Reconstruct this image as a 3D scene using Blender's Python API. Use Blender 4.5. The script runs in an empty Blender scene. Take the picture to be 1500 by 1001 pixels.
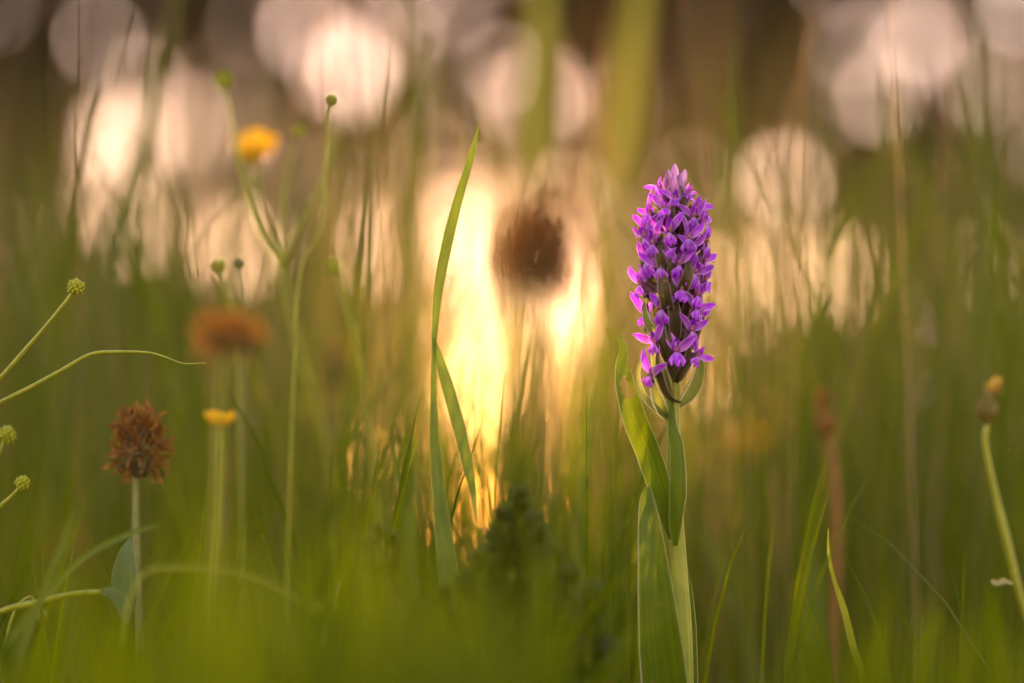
import bpy, math, random
import numpy as np
from mathutils import Vector, Matrix, Euler

random.seed(7)
rng = np.random.default_rng(11)
sc = bpy.context.scene
col = sc.collection
R = math.radians

# ------------------------------------------------------------------ camera
FOCUS = 0.95                     # metres to the orchid
CAM_H = 0.10                     # the camera lies almost in the grass
PITCH = math.atan(300 / 4375)
cam_d = bpy.data.cameras.new('camera')
cam = bpy.data.objects.new('camera', cam_d)
col.objects.link(cam)
cam.location = (0, 0, CAM_H)
cam.rotation_euler = (math.pi / 2 + PITCH, 0, 0)
cam_d.lens = 105
cam_d.sensor_width = 36
cam_d.clip_start = 0.02
cam_d.clip_end = 6000
cam_d.dof.use_dof = True
cam_d.dof.focus_distance = FOCUS
cam_d.dof.aperture_fstop = 3.2
cam_d.dof.aperture_blades = 0
sc.camera = cam

# ------------------------------------------------------------------ sky and sun
SUN_EL, SUN_AZ = R(3.0), R(-0.5)
w = bpy.data.worlds.new('World')
sc.world = w
w.use_nodes = True
nt = w.node_tree
sky = nt.nodes.new('ShaderNodeTexSky')
sky.sky_type = 'NISHITA'
sky.sun_disc = False
sky.sun_elevation = SUN_EL
sky.sun_rotation = SUN_AZ
sky.air_density = 0.88
sky.dust_density = 0.12
sky.ozone_density = 1.0
bg = nt.nodes['Background']
nt.links.new(sky.outputs[0], bg.inputs[0])
bg.inputs[1].default_value = 0.12
sun_d = bpy.data.lights.new('sun', 'SUN')
sun_d.energy = 3.4
sun_d.angle = R(0.6)
sun_d.color = (1.0, 0.78, 0.48)
sun = bpy.data.objects.new('sun', sun_d)
col.objects.link(sun)
to_sun = Vector((math.sin(SUN_AZ) * math.cos(SUN_EL), math.cos(SUN_AZ) * math.cos(SUN_EL), math.sin(SUN_EL)))
sun.location = (0, 30, 3)
sun.rotation_euler = to_sun.to_track_quat('Z', 'Y').to_euler()

sc.view_settings.view_transform = 'Standard'
sc.view_settings.look = 'None'
sc.view_settings.gamma = 1
sc.view_settings.exposure = 3.65
sc.view_settings.use_white_balance = True      # the photographer's warm white balance
sc.view_settings.white_balance_temperature = 8300
sc.view_settings.white_balance_tint = 60
sc.cycles.use_denoising = True
sc.cycles.max_bounces = 8
sc.cycles.transparent_max_bounces = 8

# ------------------------------------------------------------------ helpers
FPX = 4375.0
CP, SP = math.cos(PITCH), math.sin(PITCH)


def P(px, py, d=FOCUS):
    """point seen at photo position (px, py), d metres in front of the camera"""
    x = (px - 750) / FPX * d
    y = (500.5 - py) / FPX * d
    return Vector((x, d * CP - y * SP, CAM_H + d * SP + y * CP))


def proj(v):
    """photo position of world points (n,3)"""
    x, y, z = v[:, 0], v[:, 1], v[:, 2] - CAM_H
    d = y * CP + z * SP
    u = -y * SP + z * CP
    d = np.maximum(d, 1e-3)
    return 750 + x / d * FPX, 500.5 - u / d * FPX


def px2m(n, d=FOCUS):
    return n / FPX * d


def tag(o, label=None, cat=None, group=None, kind=None):
    if label: o['label'] = label
    if cat: o['category'] = cat
    if group: o['group'] = group
    if kind: o['kind'] = kind
    return o


def empty(name, loc, label, cat, group=None):
    o = bpy.data.objects.new(name, None)
    o.empty_display_size = 0.01
    o.location = loc
    col.objects.link(o)
    return tag(o, label, cat, group)


def world_loc(o):
    v = Vector((0, 0, 0))
    while o is not None:
        v += o.location
        o = o.parent
    return v


class MB:
    """collects ribbons, tubes and lathes; build() links them as one mesh object"""
    def __init__(s):
        s.v, s.f, s.uv = [], [], []

    def grid(s, rows, uvs, skip=None):
        b = len(s.v)
        n, m = len(rows), len(rows[0])
        for r_, u_ in zip(rows, uvs):
            s.v += [tuple(p) for p in r_]
            s.uv += list(u_)
        for i in range(n - 1):
            for j in range(m - 1):
                if skip and skip((j + .5) / (m - 1), (i + .5) / (n - 1)):
                    continue
                a = b + i * m + j
                s.f.append((a, a + 1, a + m + 1, a + m))
        return s

    def mesh(s, name):
        me = bpy.data.meshes.new(name)
        me.from_pydata(s.v, [], s.f)
        ul = me.uv_layers.new(name='UVMap')
        vi = np.empty(len(me.loops), dtype=np.int32)
        me.loops.foreach_get('vertex_index', vi)
        ul.data.foreach_set('uv', np.array(s.uv, dtype=np.float32)[vi].ravel())
        me.polygons.foreach_set('use_smooth', np.ones(len(me.polygons), dtype=bool))
        me.update()
        return me

    def build(s, name, m, parent=None):
        if parent is not None:
            o0 = world_loc(parent)
            s.v = [(x - o0.x, y - o0.y, z - o0.z) for x, y, z in s.v]
        me = s.mesh(name)
        me.materials.append(m)
        o = bpy.data.objects.new(name, me)
        o.parent = parent
        col.objects.link(o)
        return o


def spline(pts, n):
    """Catmull-Rom through pts, n samples"""
    pts = [Vector(p) for p in pts]
    q = [pts[0] * 2 - pts[1]] + pts + [pts[-1] * 2 - pts[-2]]
    out = []
    k = len(pts) - 1
    for i in range(n):
        t = i / (n - 1) * k
        a = min(int(t), k - 1)
        f = t - a
        p0, p1, p2, p3 = q[a:a + 4]
        out.append(0.5 * (2 * p1 + (p2 - p0) * f + (2 * p0 - 5 * p1 + 4 * p2 - p3) * f * f + (3 * p1 - p0 - 3 * p2 + p3) * f ** 3))
    return out


def lerpl(vals, n):
    return np.interp(np.linspace(0, 1, n), np.linspace(0, 1, len(vals)), vals)


def frames(path):
    n = len(path)
    out = []
    for i in range(n):
        t = path[min(i + 1, n - 1)] - path[max(i - 1, 0)]
        out.append(t.normalized() if t.length > 1e-9 else Vector((0, 0, 1)))
    return out


def ribbon(mb, pts, widths, face=(0, -1, 0), cup=0.25, n=20, nu=5, twist=None, wave=0.0, wph=0.0, skip=None, vee=0.5):
    """leaf or petal: a sheet along pts, facing `face`, folded along its midrib"""
    path = spline(pts, n)
    ws = lerpl(widths, n)
    tw = lerpl(twist, n) if twist else np.zeros(n)
    rows, uvs = [], []
    f0 = Vector(face)
    for i, (c, t) in enumerate(zip(path, frames(path))):
        nrm = f0 - t * f0.dot(t)
        if nrm.length < 1e-6:
            nrm = t.orthogonal()
        nrm.normalize()
        side = t.cross(nrm).normalized()
        if tw[i]:
            q = Matrix.Rotation(tw[i], 3, t)
            nrm, side = q @ nrm, q @ side
        row, ur = [], []
        for j in range(nu):
            u = -1 + 2 * j / (nu - 1)
            h = ws[i] / 2
            bend = cup * h * (vee * abs(u) + (1 - vee) * u * u)
            wv = wave * h * math.sin(i / n * 22 + wph + (0 if u > 0 else 2)) * abs(u) ** 2
            row.append(c + side * (u * h) + nrm * (bend + wv))
            ur.append((j / (nu - 1), i / (n - 1)))
        rows.append(row)
        uvs.append(ur)
    return mb.grid(rows, uvs, skip)


def tube(mb, pts, radii, n=16, seg=8, squash=1.0, ridge=0.0):
    path = spline(pts, n)
    rs = lerpl(radii, n)
    rows, uvs = [], []
    ref = Vector((0.13, -1, 0.07))
    for i, (c, t) in enumerate(zip(path, frames(path))):
        a = ref - t * ref.dot(t)
        if a.length < 1e-5: a = t.orthogonal()
        a.normalize()
        b = t.cross(a)
        row, ur = [], []
        for j in range(seg + 1):
            an = 2 * math.pi * j / seg
            r_ = rs[i] * (1 + ridge * math.cos(an * 5))
            row.append(c + a * (math.cos(an) * r_) + b * (math.sin(an) * r_ * squash))
            ur.append((j / seg, i / (n - 1)))
        rows.append(row)
        uvs.append(ur)
    return mb.grid(rows, uvs)


# ------------------------------------------------------------------ materials
def nodes_of(name):
    m = bpy.data.materials.new(name)
    m.use_nodes = True
    t = m.node_tree
    t.nodes.clear()
    return m, t, t.nodes, t.links


def mixc(N, L, fac, a, b, blend='MIX'):
    n = N.new('ShaderNodeMix')
    n.data_type = 'RGBA'
    n.blend_type = blend
    for sock, val in ((n.inputs['Factor'], fac), (n.inputs[6], a), (n.inputs[7], b)):
        if hasattr(val, 'links'):
            L.new(val, sock)
        elif isinstance(val, (tuple, list)):
            sock.default_value = (*val, 1) if len(val) == 3 else val
        else:
            sock.default_value = val
    return n.outputs[2]


def ramp(N, L, src, stops):
    n = N.new('ShaderNodeValToRGB')
    e = n.color_ramp.elements
    while len(e) < len(stops): e.new(0.5)
    for k, (p, c) in enumerate(stops):
        e[k].position = p
        e[k].color = (c, c, c, 1) if not isinstance(c, (tuple, list)) else (*c, 1)
    L.new(src, n.inputs[0])
    return n.outputs[0]


def math_n(N, L, op, a, b=0.0):
    n = N.new('ShaderNodeMath')
    n.operation = op
    for k, val in enumerate((a, b)):
        if hasattr(val, 'links'): L.new(val, n.inputs[k])
        else: n.inputs[k].default_value = val
    return n.outputs[0]


def finish(N, L, colr, trans, tmix, rough, spec=0.5, bump=None, bdist=0.0002):
    out = N.new('ShaderNodeOutputMaterial')
    pb = N.new('ShaderNodeBsdfPrincipled')
    pb.inputs['Roughness'].default_value = rough
    pb.inputs['Specular IOR Level'].default_value = spec
    L.new(colr, pb.inputs['Base Color'])
    tr = N.new('ShaderNodeBsdfTranslucent')
    L.new(trans, tr.inputs[0])
    ms = N.new('ShaderNodeMixShader')
    ms.inputs[0].default_value = tmix
    L.new(pb.outputs[0], ms.inputs[1])
    L.new(tr.outputs[0], ms.inputs[2])
    if bump is not None:
        bn = N.new('ShaderNodeBump')
        bn.inputs['Strength'].default_value = 0.6
        bn.inputs['Distance'].default_value = bdist
        L.new(bump, bn.inputs['Height'])
        L.new(bn.outputs[0], pb.inputs['Normal'])
    L.new(ms.outputs[0], out.inputs[0])


def leaf_mat(name, base, light, trans, tmix=0.4, rough=0.45, edge=None, edge_w=0.04, veins=26, base_col=None, tip_col=None):
    """parallel-veined leaf: streaks along its length, a thin pale rim, mottling"""
    m, t, N, L = nodes_of(name)
    uv = N.new('ShaderNodeUVMap')
    mp = N.new('ShaderNodeMapping')
    mp.inputs['Scale'].default_value = (veins, 1.3, 1)
    L.new(uv.outputs[0], mp.inputs[0])
    nz = N.new('ShaderNodeTexNoise')
    nz.inputs['Scale'].default_value = 1.0
    nz.inputs['Detail'].default_value = 3
    L.new(mp.outputs[0], nz.inputs['Vector'])
    st = ramp(N, L, nz.outputs[0], [(0.32, 0.0), (0.68, 1.0)])
    n2 = N.new('ShaderNodeTexNoise')
    n2.inputs['Scale'].default_value = 90
    n2.inputs['Detail'].default_value = 4
    tc = N.new('ShaderNodeTexCoord')
    L.new(tc.outputs['Object'], n2.inputs['Vector'])
    c = mixc(N, L, st, base, light)
    mot = ramp(N, L, n2.outputs[0], [(0.3, 0.75), (0.7, 1.15)])
    c = mixc(N, L, 1.0, c, mot, 'MULTIPLY')
    n3 = N.new('ShaderNodeTexNoise')
    n3.inputs['Scale'].default_value = 420
    n3.inputs['Detail'].default_value = 2
    L.new(tc.outputs['Object'], n3.inputs['Vector'])
    c = mixc(N, L, ramp(N, L, n3.outputs[0], [(0.67, 0.0), (0.74, 0.75)]), c, (0.16, 0.09, 0.03))
    sp = N.new('ShaderNodeSeparateXYZ')
    L.new(uv.outputs[0], sp.inputs[0])
    if base_col:
        c = mixc(N, L, ramp(N, L, sp.outputs[1], [(0.0, 1.0), (0.35, 0.0)]), c, base_col)
    if tip_col:
        c = mixc(N, L, ramp(N, L, sp.outputs[1], [(0.8, 0.0), (1.0, 1.0)]), c, tip_col)
    if edge:
        d = math_n(N, L, 'ABSOLUTE', math_n(N, L, 'SUBTRACT', sp.outputs[0], 0.5))
        c = mixc(N, L, ramp(N, L, d, [(0.5 - edge_w, 0.0), (0.5 - edge_w * 0.3, 1.0)]), c, edge)
    tcol = mixc(N, L, 0.55, trans, mixc(N, L, st, tuple(x * 0.6 for x in trans), trans))
    finish(N, L, c, tcol, tmix, rough, spec=0.22, bump=nz.outputs[0])
    return m


def tint_mat(name, a, b, ta, tb, tmix=0.4, rough=0.5):
    """many blades or leaves in one mesh, each with its own tint between a and b"""
    m, t, N, L = nodes_of(name)
    at = N.new('ShaderNodeAttribute')
    at.attribute_name = 'tint'
    c = mixc(N, L, at.outputs['Fac'], a, b)
    tr = mixc(N, L, at.outputs['Fac'], ta, tb)
    finish(N, L, c, tr, tmix, rough, spec=0.05)
    return m


def plain_mat(name, a, b, trans, tmix=0.2, rough=0.6, scale=300, spec=0.4):
    m, t, N, L = nodes_of(name)
    tc = N.new('ShaderNodeTexCoord')
    nz = N.new('ShaderNodeTexNoise')
    nz.inputs['Scale'].default_value = scale
    nz.inputs['Detail'].default_value = 4
    L.new(tc.outputs['Object'], nz.inputs['Vector'])
    c = mixc(N, L, ramp(N, L, nz.outputs[0], [(0.35, 0.0), (0.65, 1.0)]), a, b)
    rg = N.new('ShaderNodeRGB')
    rg.outputs[0].default_value = (*trans, 1)
    finish(N, L, c, rg.outputs[0], tmix, rough, spec, bump=nz.outputs[0])
    return m


def petal_mat(name, base, light, rim, trans, tmix=0.45, throat=None, marks=None):
    m, t, N, L = nodes_of(name)
    uv = N.new('ShaderNodeUVMap')
    sp = N.new('ShaderNodeSeparateXYZ')
    L.new(uv.outputs[0], sp.inputs[0])
    mp = N.new('ShaderNodeMapping')
    mp.inputs['Scale'].default_value = (9, 1.5, 1)
    L.new(uv.outputs[0], mp.inputs[0])
    oi = N.new('ShaderNodeObjectInfo')
    va = N.new('ShaderNodeVectorMath')
    L.new(mp.outputs[0], va.inputs[0])
    cx = N.new('ShaderNodeCombineXYZ')
    L.new(math_n(N, L, 'MULTIPLY', oi.outputs['Random'], 31.0), cx.inputs[2])
    L.new(cx.outputs[0], va.inputs[1])
    nz = N.new('ShaderNodeTexNoise')
    nz.inputs['Scale'].default_value = 1.0
    nz.inputs['Detail'].default_value = 3
    L.new(va.outputs[0], nz.inputs['Vector'])
    c = mixc(N, L, ramp(N, L, nz.outputs[0], [(0.40, 0.0), (0.60, 1.0)]), base, light)
    hue = ramp(N, L, oi.outputs['Random'], [(0.0, 0.5), (1.0, 1.25)])
    c = mixc(N, L, 1.0, c, hue, 'MULTIPLY')
    d = math_n(N, L, 'ABSOLUTE', math_n(N, L, 'SUBTRACT', sp.outputs[0], 0.5))
    if throat:
        c = mixc(N, L, ramp(N, L, sp.outputs[1], [(0.08, 0.95), (0.55, 0.0)]), c, throat)
    if marks:
        # looped dark lines drawn on the lip
        wv = N.new('ShaderNodeTexWave')
        wv.wave_type = 'BANDS'
        wv.bands_direction = 'X'
        m2 = N.new('ShaderNodeMapping')
        m2.inputs['Location'].default_value = (0.03, 0, 0)
        m2.inputs['Scale'].default_value = (1.0, .45, 1)
        L.new(uv.outputs[0], m2.inputs[0])
        L.new(m2.outputs[0], wv.inputs['Vector'])
        wv.inputs['Scale'].default_value = 1.6
        wv.inputs['Distortion'].default_value = 5.0
        wv.inputs['Detail'].default_value = 2
        wv.inputs['Detail Scale'].default_value = 4
        c = mixc(N, L, ramp(N, L, wv.outputs[0], [(0.55, 0.0), (0.74, 0.95)]), c, marks)
    c = mixc(N, L, ramp(N, L, d, [(0.34, 0.0), (0.5, 0.95)]), c, rim)
    tr = mixc(N, L, 0.5, c, trans)
    finish(N, L, c, tr, tmix, 0.42, spec=0.45, bump=nz.outputs[0], bdist=0.0001)
    return m


M = {}
M['blade'] = leaf_mat('blade_green', (0.055, 0.11, 0.012), (0.10, 0.17, 0.02), (0.10, 0.16, 0.005), 0.34, 0.45, edge=(0.30, 0.30, 0.10), tip_col=(0.45, 0.36, 0.12))
M['pale_blade'] = leaf_mat('blade_yellow_green', (0.16, 0.21, 0.01), (0.24, 0.28, 0.02), (0.4, 0.45, 0.02), 0.4, 0.45)
M['blade_dull'] = leaf_mat('blade_dull_green', (0.05, 0.075, 0.012), (0.09, 0.12, 0.025), (0.13, 0.16, 0.02), 0.3, 0.55)
M['orchid_leaf'] = leaf_mat('orchid_leaf_green', (0.034, 0.080, 0.001), (0.068, 0.135, 0.003), (0.15, 0.22, 0.004), 0.36, 0.5, edge=(0.55, 0.55, 0.28), edge_w=0.03, veins=16)
M['bract'] = leaf_mat('bract_green', (0.035, 0.042, 0.008), (0.085, 0.055, 0.028), (0.20, 0.17, 0.03), 0.36, 0.42, edge=(0.46, 0.26, 0.34), edge_w=0.07, veins=8)
M['bract_pale'] = leaf_mat('bract_pale_rimmed', (0.09, 0.14, 0.02), (0.14, 0.17, 0.04), (0.3, 0.34, 0.05), 0.38, 0.42, edge=(0.75, 0.66, 0.52), edge_w=0.13, veins=7)
M['stem'] = leaf_mat('orchid_stem', (0.16, 0.25, 0.015), (0.36, 0.40, 0.08), (0.5, 0.5, 0.12), 0.25, 0.40, veins=18)
M['sepal'] = petal_mat('sepal_purple', (0.20, 0.003, 0.40), (0.62, 0.045, 0.88), (0.90, 0.46, 0.98), (0.85, 0.08, 0.95), 0.48, throat=(0.62, 0.24, 0.55))
M['hood'] = petal_mat('hood_purple', (0.19, 0.003, 0.36), (0.50, 0.025, 0.74), (0.80, 0.24, 0.92), (0.7, 0.08, 0.8), 0.42)
M['lip'] = petal_mat('lip_purple', (0.48, 0.02, 0.82), (0.68, 0.09, 0.96), (0.76, 0.17, 0.98), (0.72, 0.12, 0.95), 0.40, throat=(0.85, 0.60, 0.78), marks=(0.10, 0.002, 0.22))
M['bud'] = petal_mat('bud_pink', (0.46, 0.10, 0.42), (0.62, 0.22, 0.52), (0.75, 0.45, 0.62), (0.75, 0.25, 0.5), 0.3, throat=(0.32, 0.24, 0.08))
M['ovary'] = plain_mat('ovary_dusky', (0.11, 0.045, 0.07), (0.20, 0.10, 0.12), (0.35, 0.12, 0.18), 0.25, 0.45, 900)
M['column'] = plain_mat('column_rust', (0.16, 0.02, 0.03), (0.50, 0.20, 0.26), (0.5, 0.10, 0.10), 0.25, 0.5, 1500)
M['herb_stem'] = plain_mat('herb_stem_green', (0.20, 0.25, 0.012), (0.30, 0.33, 0.025), (0.36, 0.38, 0.02), 0.25, 0.45, 500)
M['dull_stem'] = plain_mat('dull_stem', (0.12, 0.15, 0.04), (0.19, 0.22, 0.07), (0.28, 0.3, 0.08), 0.2, 0.5, 500)
M['seed'] = plain_mat('seed_head_green', (0.22, 0.28, 0.012), (0.36, 0.40, 0.02), (0.42, 0.46, 0.02), 0.3, 0.5, 900)
M['rust'] = plain_mat('dried_floret_rust', (0.12, 0.06, 0.008), (0.29, 0.14, 0.018), (0.34, 0.16, 0.016), 0.35, 0.7, 400)
M['rust_light'] = plain_mat('dried_floret_orange', (0.34, 0.13, 0.015), (0.55, 0.24, 0.03), (0.6, 0.26, 0.03), 0.4, 0.7, 400)
M['rust_dark'] = plain_mat('dried_floret_umber', (0.10, 0.036, 0.008), (0.22, 0.085, 0.015), (0.34, 0.13, 0.02), 0.35, 0.75, 400)
M['core'] = plain_mat('head_core_olive', (0.06, 0.05, 0.012), (0.12, 0.09, 0.02), (0.15, 0.12, 0.02), 0.1, 0.8, 400)
M['yellow'] = plain_mat('buttercup_yellow', (0.74, 0.37, 0.004), (0.80, 0.44, 0.006), (0.85, 0.46, 0.006), 0.5, 0.3, 200)
M['ochre'] = plain_mat('withered_ochre', (0.42, 0.26, 0.03), (0.55, 0.36, 0.06), (0.55, 0.32, 0.04), 0.3, 0.6, 600)
M['herb_leaf'] = leaf_mat('herb_leaf', (0.045, 0.10, 0.035), (0.07, 0.13, 0.045), (0.14, 0.22, 0.04), 0.3, 0.55, edge=(0.14, 0.2, 0.09), veins=7)
M['herb_dark'] = leaf_mat('herb_leaf_dark', (0.036, 0.062, 0.0008), (0.058, 0.092, 0.001), (0.10, 0.14, 0.001), 0.35, 0.55, veins=7)
M['pale'] = plain_mat('straw_pale', (0.26, 0.25, 0.08), (0.36, 0.33, 0.13), (0.4, 0.35, 0.12), 0.4, 0.6, 400)
M['cup'] = plain_mat('spent_cup', (0.08, 0.075, 0.008), (0.17, 0.13, 0.015), (0.2, 0.16, 0.02), 0.2, 0.6, 500)
M['red_stem'] = plain_mat('reddish_stem', (0.22, 0.085, 0.025), (0.30, 0.13, 0.03), (0.35, 0.15, 0.03), 0.25, 0.5, 300)
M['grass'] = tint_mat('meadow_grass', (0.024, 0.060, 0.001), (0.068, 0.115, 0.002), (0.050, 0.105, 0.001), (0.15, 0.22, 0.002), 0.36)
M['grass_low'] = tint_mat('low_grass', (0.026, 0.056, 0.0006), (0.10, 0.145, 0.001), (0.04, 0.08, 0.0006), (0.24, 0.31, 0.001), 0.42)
M['grass_bright'] = tint_mat('sun_painted_grass', (0.06, 0.10, 0.002), (0.13, 0.16, 0.006), (0.16, 0.24, 0.002), (0.34, 0.36, 0.01), 0.42)  # brighter copy of the meadow grass, with sunlight put into its colour
M['dry'] = tint_mat('dry_stalks', (0.14, 0.085, 0.035), (0.30, 0.22, 0.10), (0.30, 0.18, 0.06), (0.45, 0.32, 0.12), 0.4)
M['tree_leaf'] = tint_mat('tree_leaf', (0.035, 0.042, 0.008), (0.085, 0.055, 0.022), (0.09, 0.085, 0.012), (0.24, 0.13, 0.04), 0.4)
M['bark'] = plain_mat('bark_brown', (0.06, 0.035, 0.02), (0.12, 0.075, 0.045), (0.1, 0.06, 0.03), 0.0, 0.9, 12)
M['bark_red'] = plain_mat('bark_reddish', (0.22, 0.07, 0.03), (0.34, 0.13, 0.06), (0.1, 0.06, 0.03), 0.0, 0.9, 12)


# ------------------------------------------------------------------ the ground
def ground_h(x, y):
    return 0.006 * np.sin(x * 9.1 + 1.3) * np.cos(y * 7.3) + 0.012 * np.sin(x * 2.1 + y * 1.7)


def ground_material():
    m, t, N, L = nodes_of('meadow_soil')
    tc = N.new('ShaderNodeTexCoord')
    nz = N.new('ShaderNodeTexNoise')
    nz.inputs['Scale'].default_value = 3
    nz.inputs['Detail'].default_value = 8
    L.new(tc.outputs['Object'], nz.inputs['Vector'])
    c = mixc(N, L, ramp(N, L, nz.outputs[0], [(0.35, 0.0), (0.65, 1.0)]), (0.030, 0.036, 0.004), (0.065, 0.055, 0.015))
    rg = N.new('ShaderNodeRGB')
    rg.outputs[0].default_value = (0, 0, 0, 1)
    finish(N, L, c, rg.outputs[0], 0.0, 0.95, 0.1, bump=nz.outputs[0], bdist=0.01)
    return m


def make_ground():
    mb = MB()
    xs = np.concatenate([[-3000, -300, -60, -20], np.linspace(-8, 8, 81), [20, 60, 300, 3000]])
    ys = np.concatenate([[-3000, -300, -30, -5], np.linspace(-1, 3, 81), np.linspace(3.2, 16, 40), [25, 60, 300, 1000, 3000]])
    rows, uvs = [], []
    for y in ys:
        rows.append([(x, y, float(ground_h(x, y)) if abs(x) < 9 and -1 < y < 17 else 0.0) for x in xs])
        uvs.append([(x, y) for x in xs])
    mb.grid(rows, uvs)
    o = mb.build('ground', ground_material())
    tag(o, 'dark soil and moss of the meadow floor', 'ground', kind='structure')


make_ground()

# ------------------------------------------------------------------ woodland edge far behind
# where the low sky shows between the leaves: photo position, radii, how clear it is
GAPS = [(712, 571, 56, 50, 1), (505, 105, 46, 46, 1), (215, 120, 34, 40, .8), (150, 205, 30, 34, .7), (335, 365, 66, 60, 1), (575, 365, 56, 60, 1),
        (665, 330, 24, 40, .6), (640, 230, 30, 40, .5), (735, 515, 34, 34, .9), (748, 650, 38, 60, 1), (690, 765, 60, 50, 1),
        (560, 690, 60, 75, .95), (1150, 270, 54, 58, .95), (1195, 405, 100, 80, 1), (1305, 395, 46, 46, .8), (1320, 60, 80, 50, .8),
        (1405, 120, 44, 50, .6), (1480, 110, 34, 90, .5), (1480, 280, 34, 50, .6), (1040, 140, 40, 40, .6), (55, 310, 66, 60, .85),
        (190, 15, 40, 34, .6), (15, 60, 28, 30, .4), (70, 390, 36, 36, .6), (830, 285, 34, 36, .6), (825, 25, 44, 40, .6),
        (890, 60, 40, 40, .5), (275, 185, 36, 40, .6), (430, 240, 40, 36, .45), (700, 95, 36, 36, .45), (430, 20, 60, 40, .4),
        (445, 345, 30, 32, .4), (1010, 555, 66, 66, .9), (915, 630, 50, 56, .75), (870, 560, 50, 90, .7), (1100, 210, 40, 30, .45),
        (650, 20, 34, 30, .4), (800, 600, 36, 50, .35), (640, 600, 30, 40, .3), (540, 560, 34, 44, .45), (1420, 260, 40, 40, .5),
        (110, 470, 44, 60, .5), (1060, 330, 40, 40, .4), (20, 200, 26, 26, .3), (950, 350, 60, 50, .35), (1080, 460, 50, 40, .4)]


# many small chinks all through the upper foliage
for _ in range(140):
    gx, gy = random.uniform(-250, 1750), random.uniform(-200, 470)
    if 390 < gx < 1000 and gy > 170:
        continue
    GAPS.append((gx, gy, random.uniform(20, 42), random.uniform(20, 42), random.uniform(.7, 1)))
for _ in range(22):
    GAPS.append((random.uniform(1060, 1700), random.uniform(440, 640), random.uniform(16, 30), random.uniform(18, 40), random.uniform(.5, .9)))
for _ in range(10):
    GAPS.append((random.uniform(-200, 420), random.uniform(440, 600), random.uniform(16, 28), random.uniform(18, 36), random.uniform(.4, .8)))
GAPS = [(x, y, a * (1.18 if y < 260 else 1), b * (1.18 if y < 260 else 1), p) for x, y, a, b, p in GAPS]
GAP_K = 0.54


def clear_prob(pts):
    px, py = proj(pts)
    p = np.zeros(len(pts))
    for gx, gy, rx, ry, wt in GAPS:
        rx, ry = rx * GAP_K, ry * GAP_K
        q = ((px - gx) / rx) ** 2 + ((py - gy) / ry) ** 2
        p = np.maximum(p, wt * np.clip((1.25 - q) / 0.4, 0, 1))
    return p


def raw_mesh(name, verts, faces4, tint, m, parent=None, loc=(0, 0, 0)):
    me = bpy.data.meshes.new(name)
    nv, nf = len(verts), len(faces4)
    k = faces4.shape[1]
    me.vertices.add(nv)
    me.vertices.foreach_set('co', np.asarray(verts, dtype=np.float32).ravel())
    me.loops.add(nf * k)
    me.loops.foreach_set('vertex_index', faces4.astype(np.int32).ravel())
    me.polygons.add(nf)
    me.polygons.foreach_set('loop_start', np.arange(0, nf * k, k, dtype=np.int32))
    me.polygons.foreach_set('use_smooth', np.ones(nf, dtype=bool))
    a = me.attributes.new('tint', 'FLOAT', 'POINT')
    a.data.foreach_set('value', np.asarray(tint, dtype=np.float32))
    me.update(calc_edges=True)
    me.validate()
    me.materials.append(m)
    o = bpy.data.objects.new(name, me)
    o.location = loc
    o.parent = parent
    col.objects.link(o)
    return o


def leaves_mesh(pts, size, tint):
    """folded rhombic leaf for every point"""
    n = len(pts)
    d = rng.normal(size=(n, 3)) * np.array([1, 1, .6])
    d /= np.linalg.norm(d, axis=1)[:, None]
    e = rng.normal(size=(n, 3))
    e -= d * np.sum(e * d, axis=1)[:, None]
    e /= np.linalg.norm(e, axis=1)[:, None]
    f = np.cross(d, e)
    s = (size * rng.uniform(.6, 1.3, n))[:, None]
    a = pts - d * s * .5
    b = pts + d * s * .5
    l = pts + e * s * .33 + f * s * .12
    r = pts - e * s * .33 + f * s * .12
    v = np.stack([a, l, b, r], axis=1).reshape(-1, 3)
    i = np.arange(n)[:, None] * 4
    fc = np.concatenate([i + np.array([[0, 2, 1]]), i + np.array([[0, 3, 2]])], axis=0)
    return v, fc, np.repeat(tint, 4)


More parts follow.
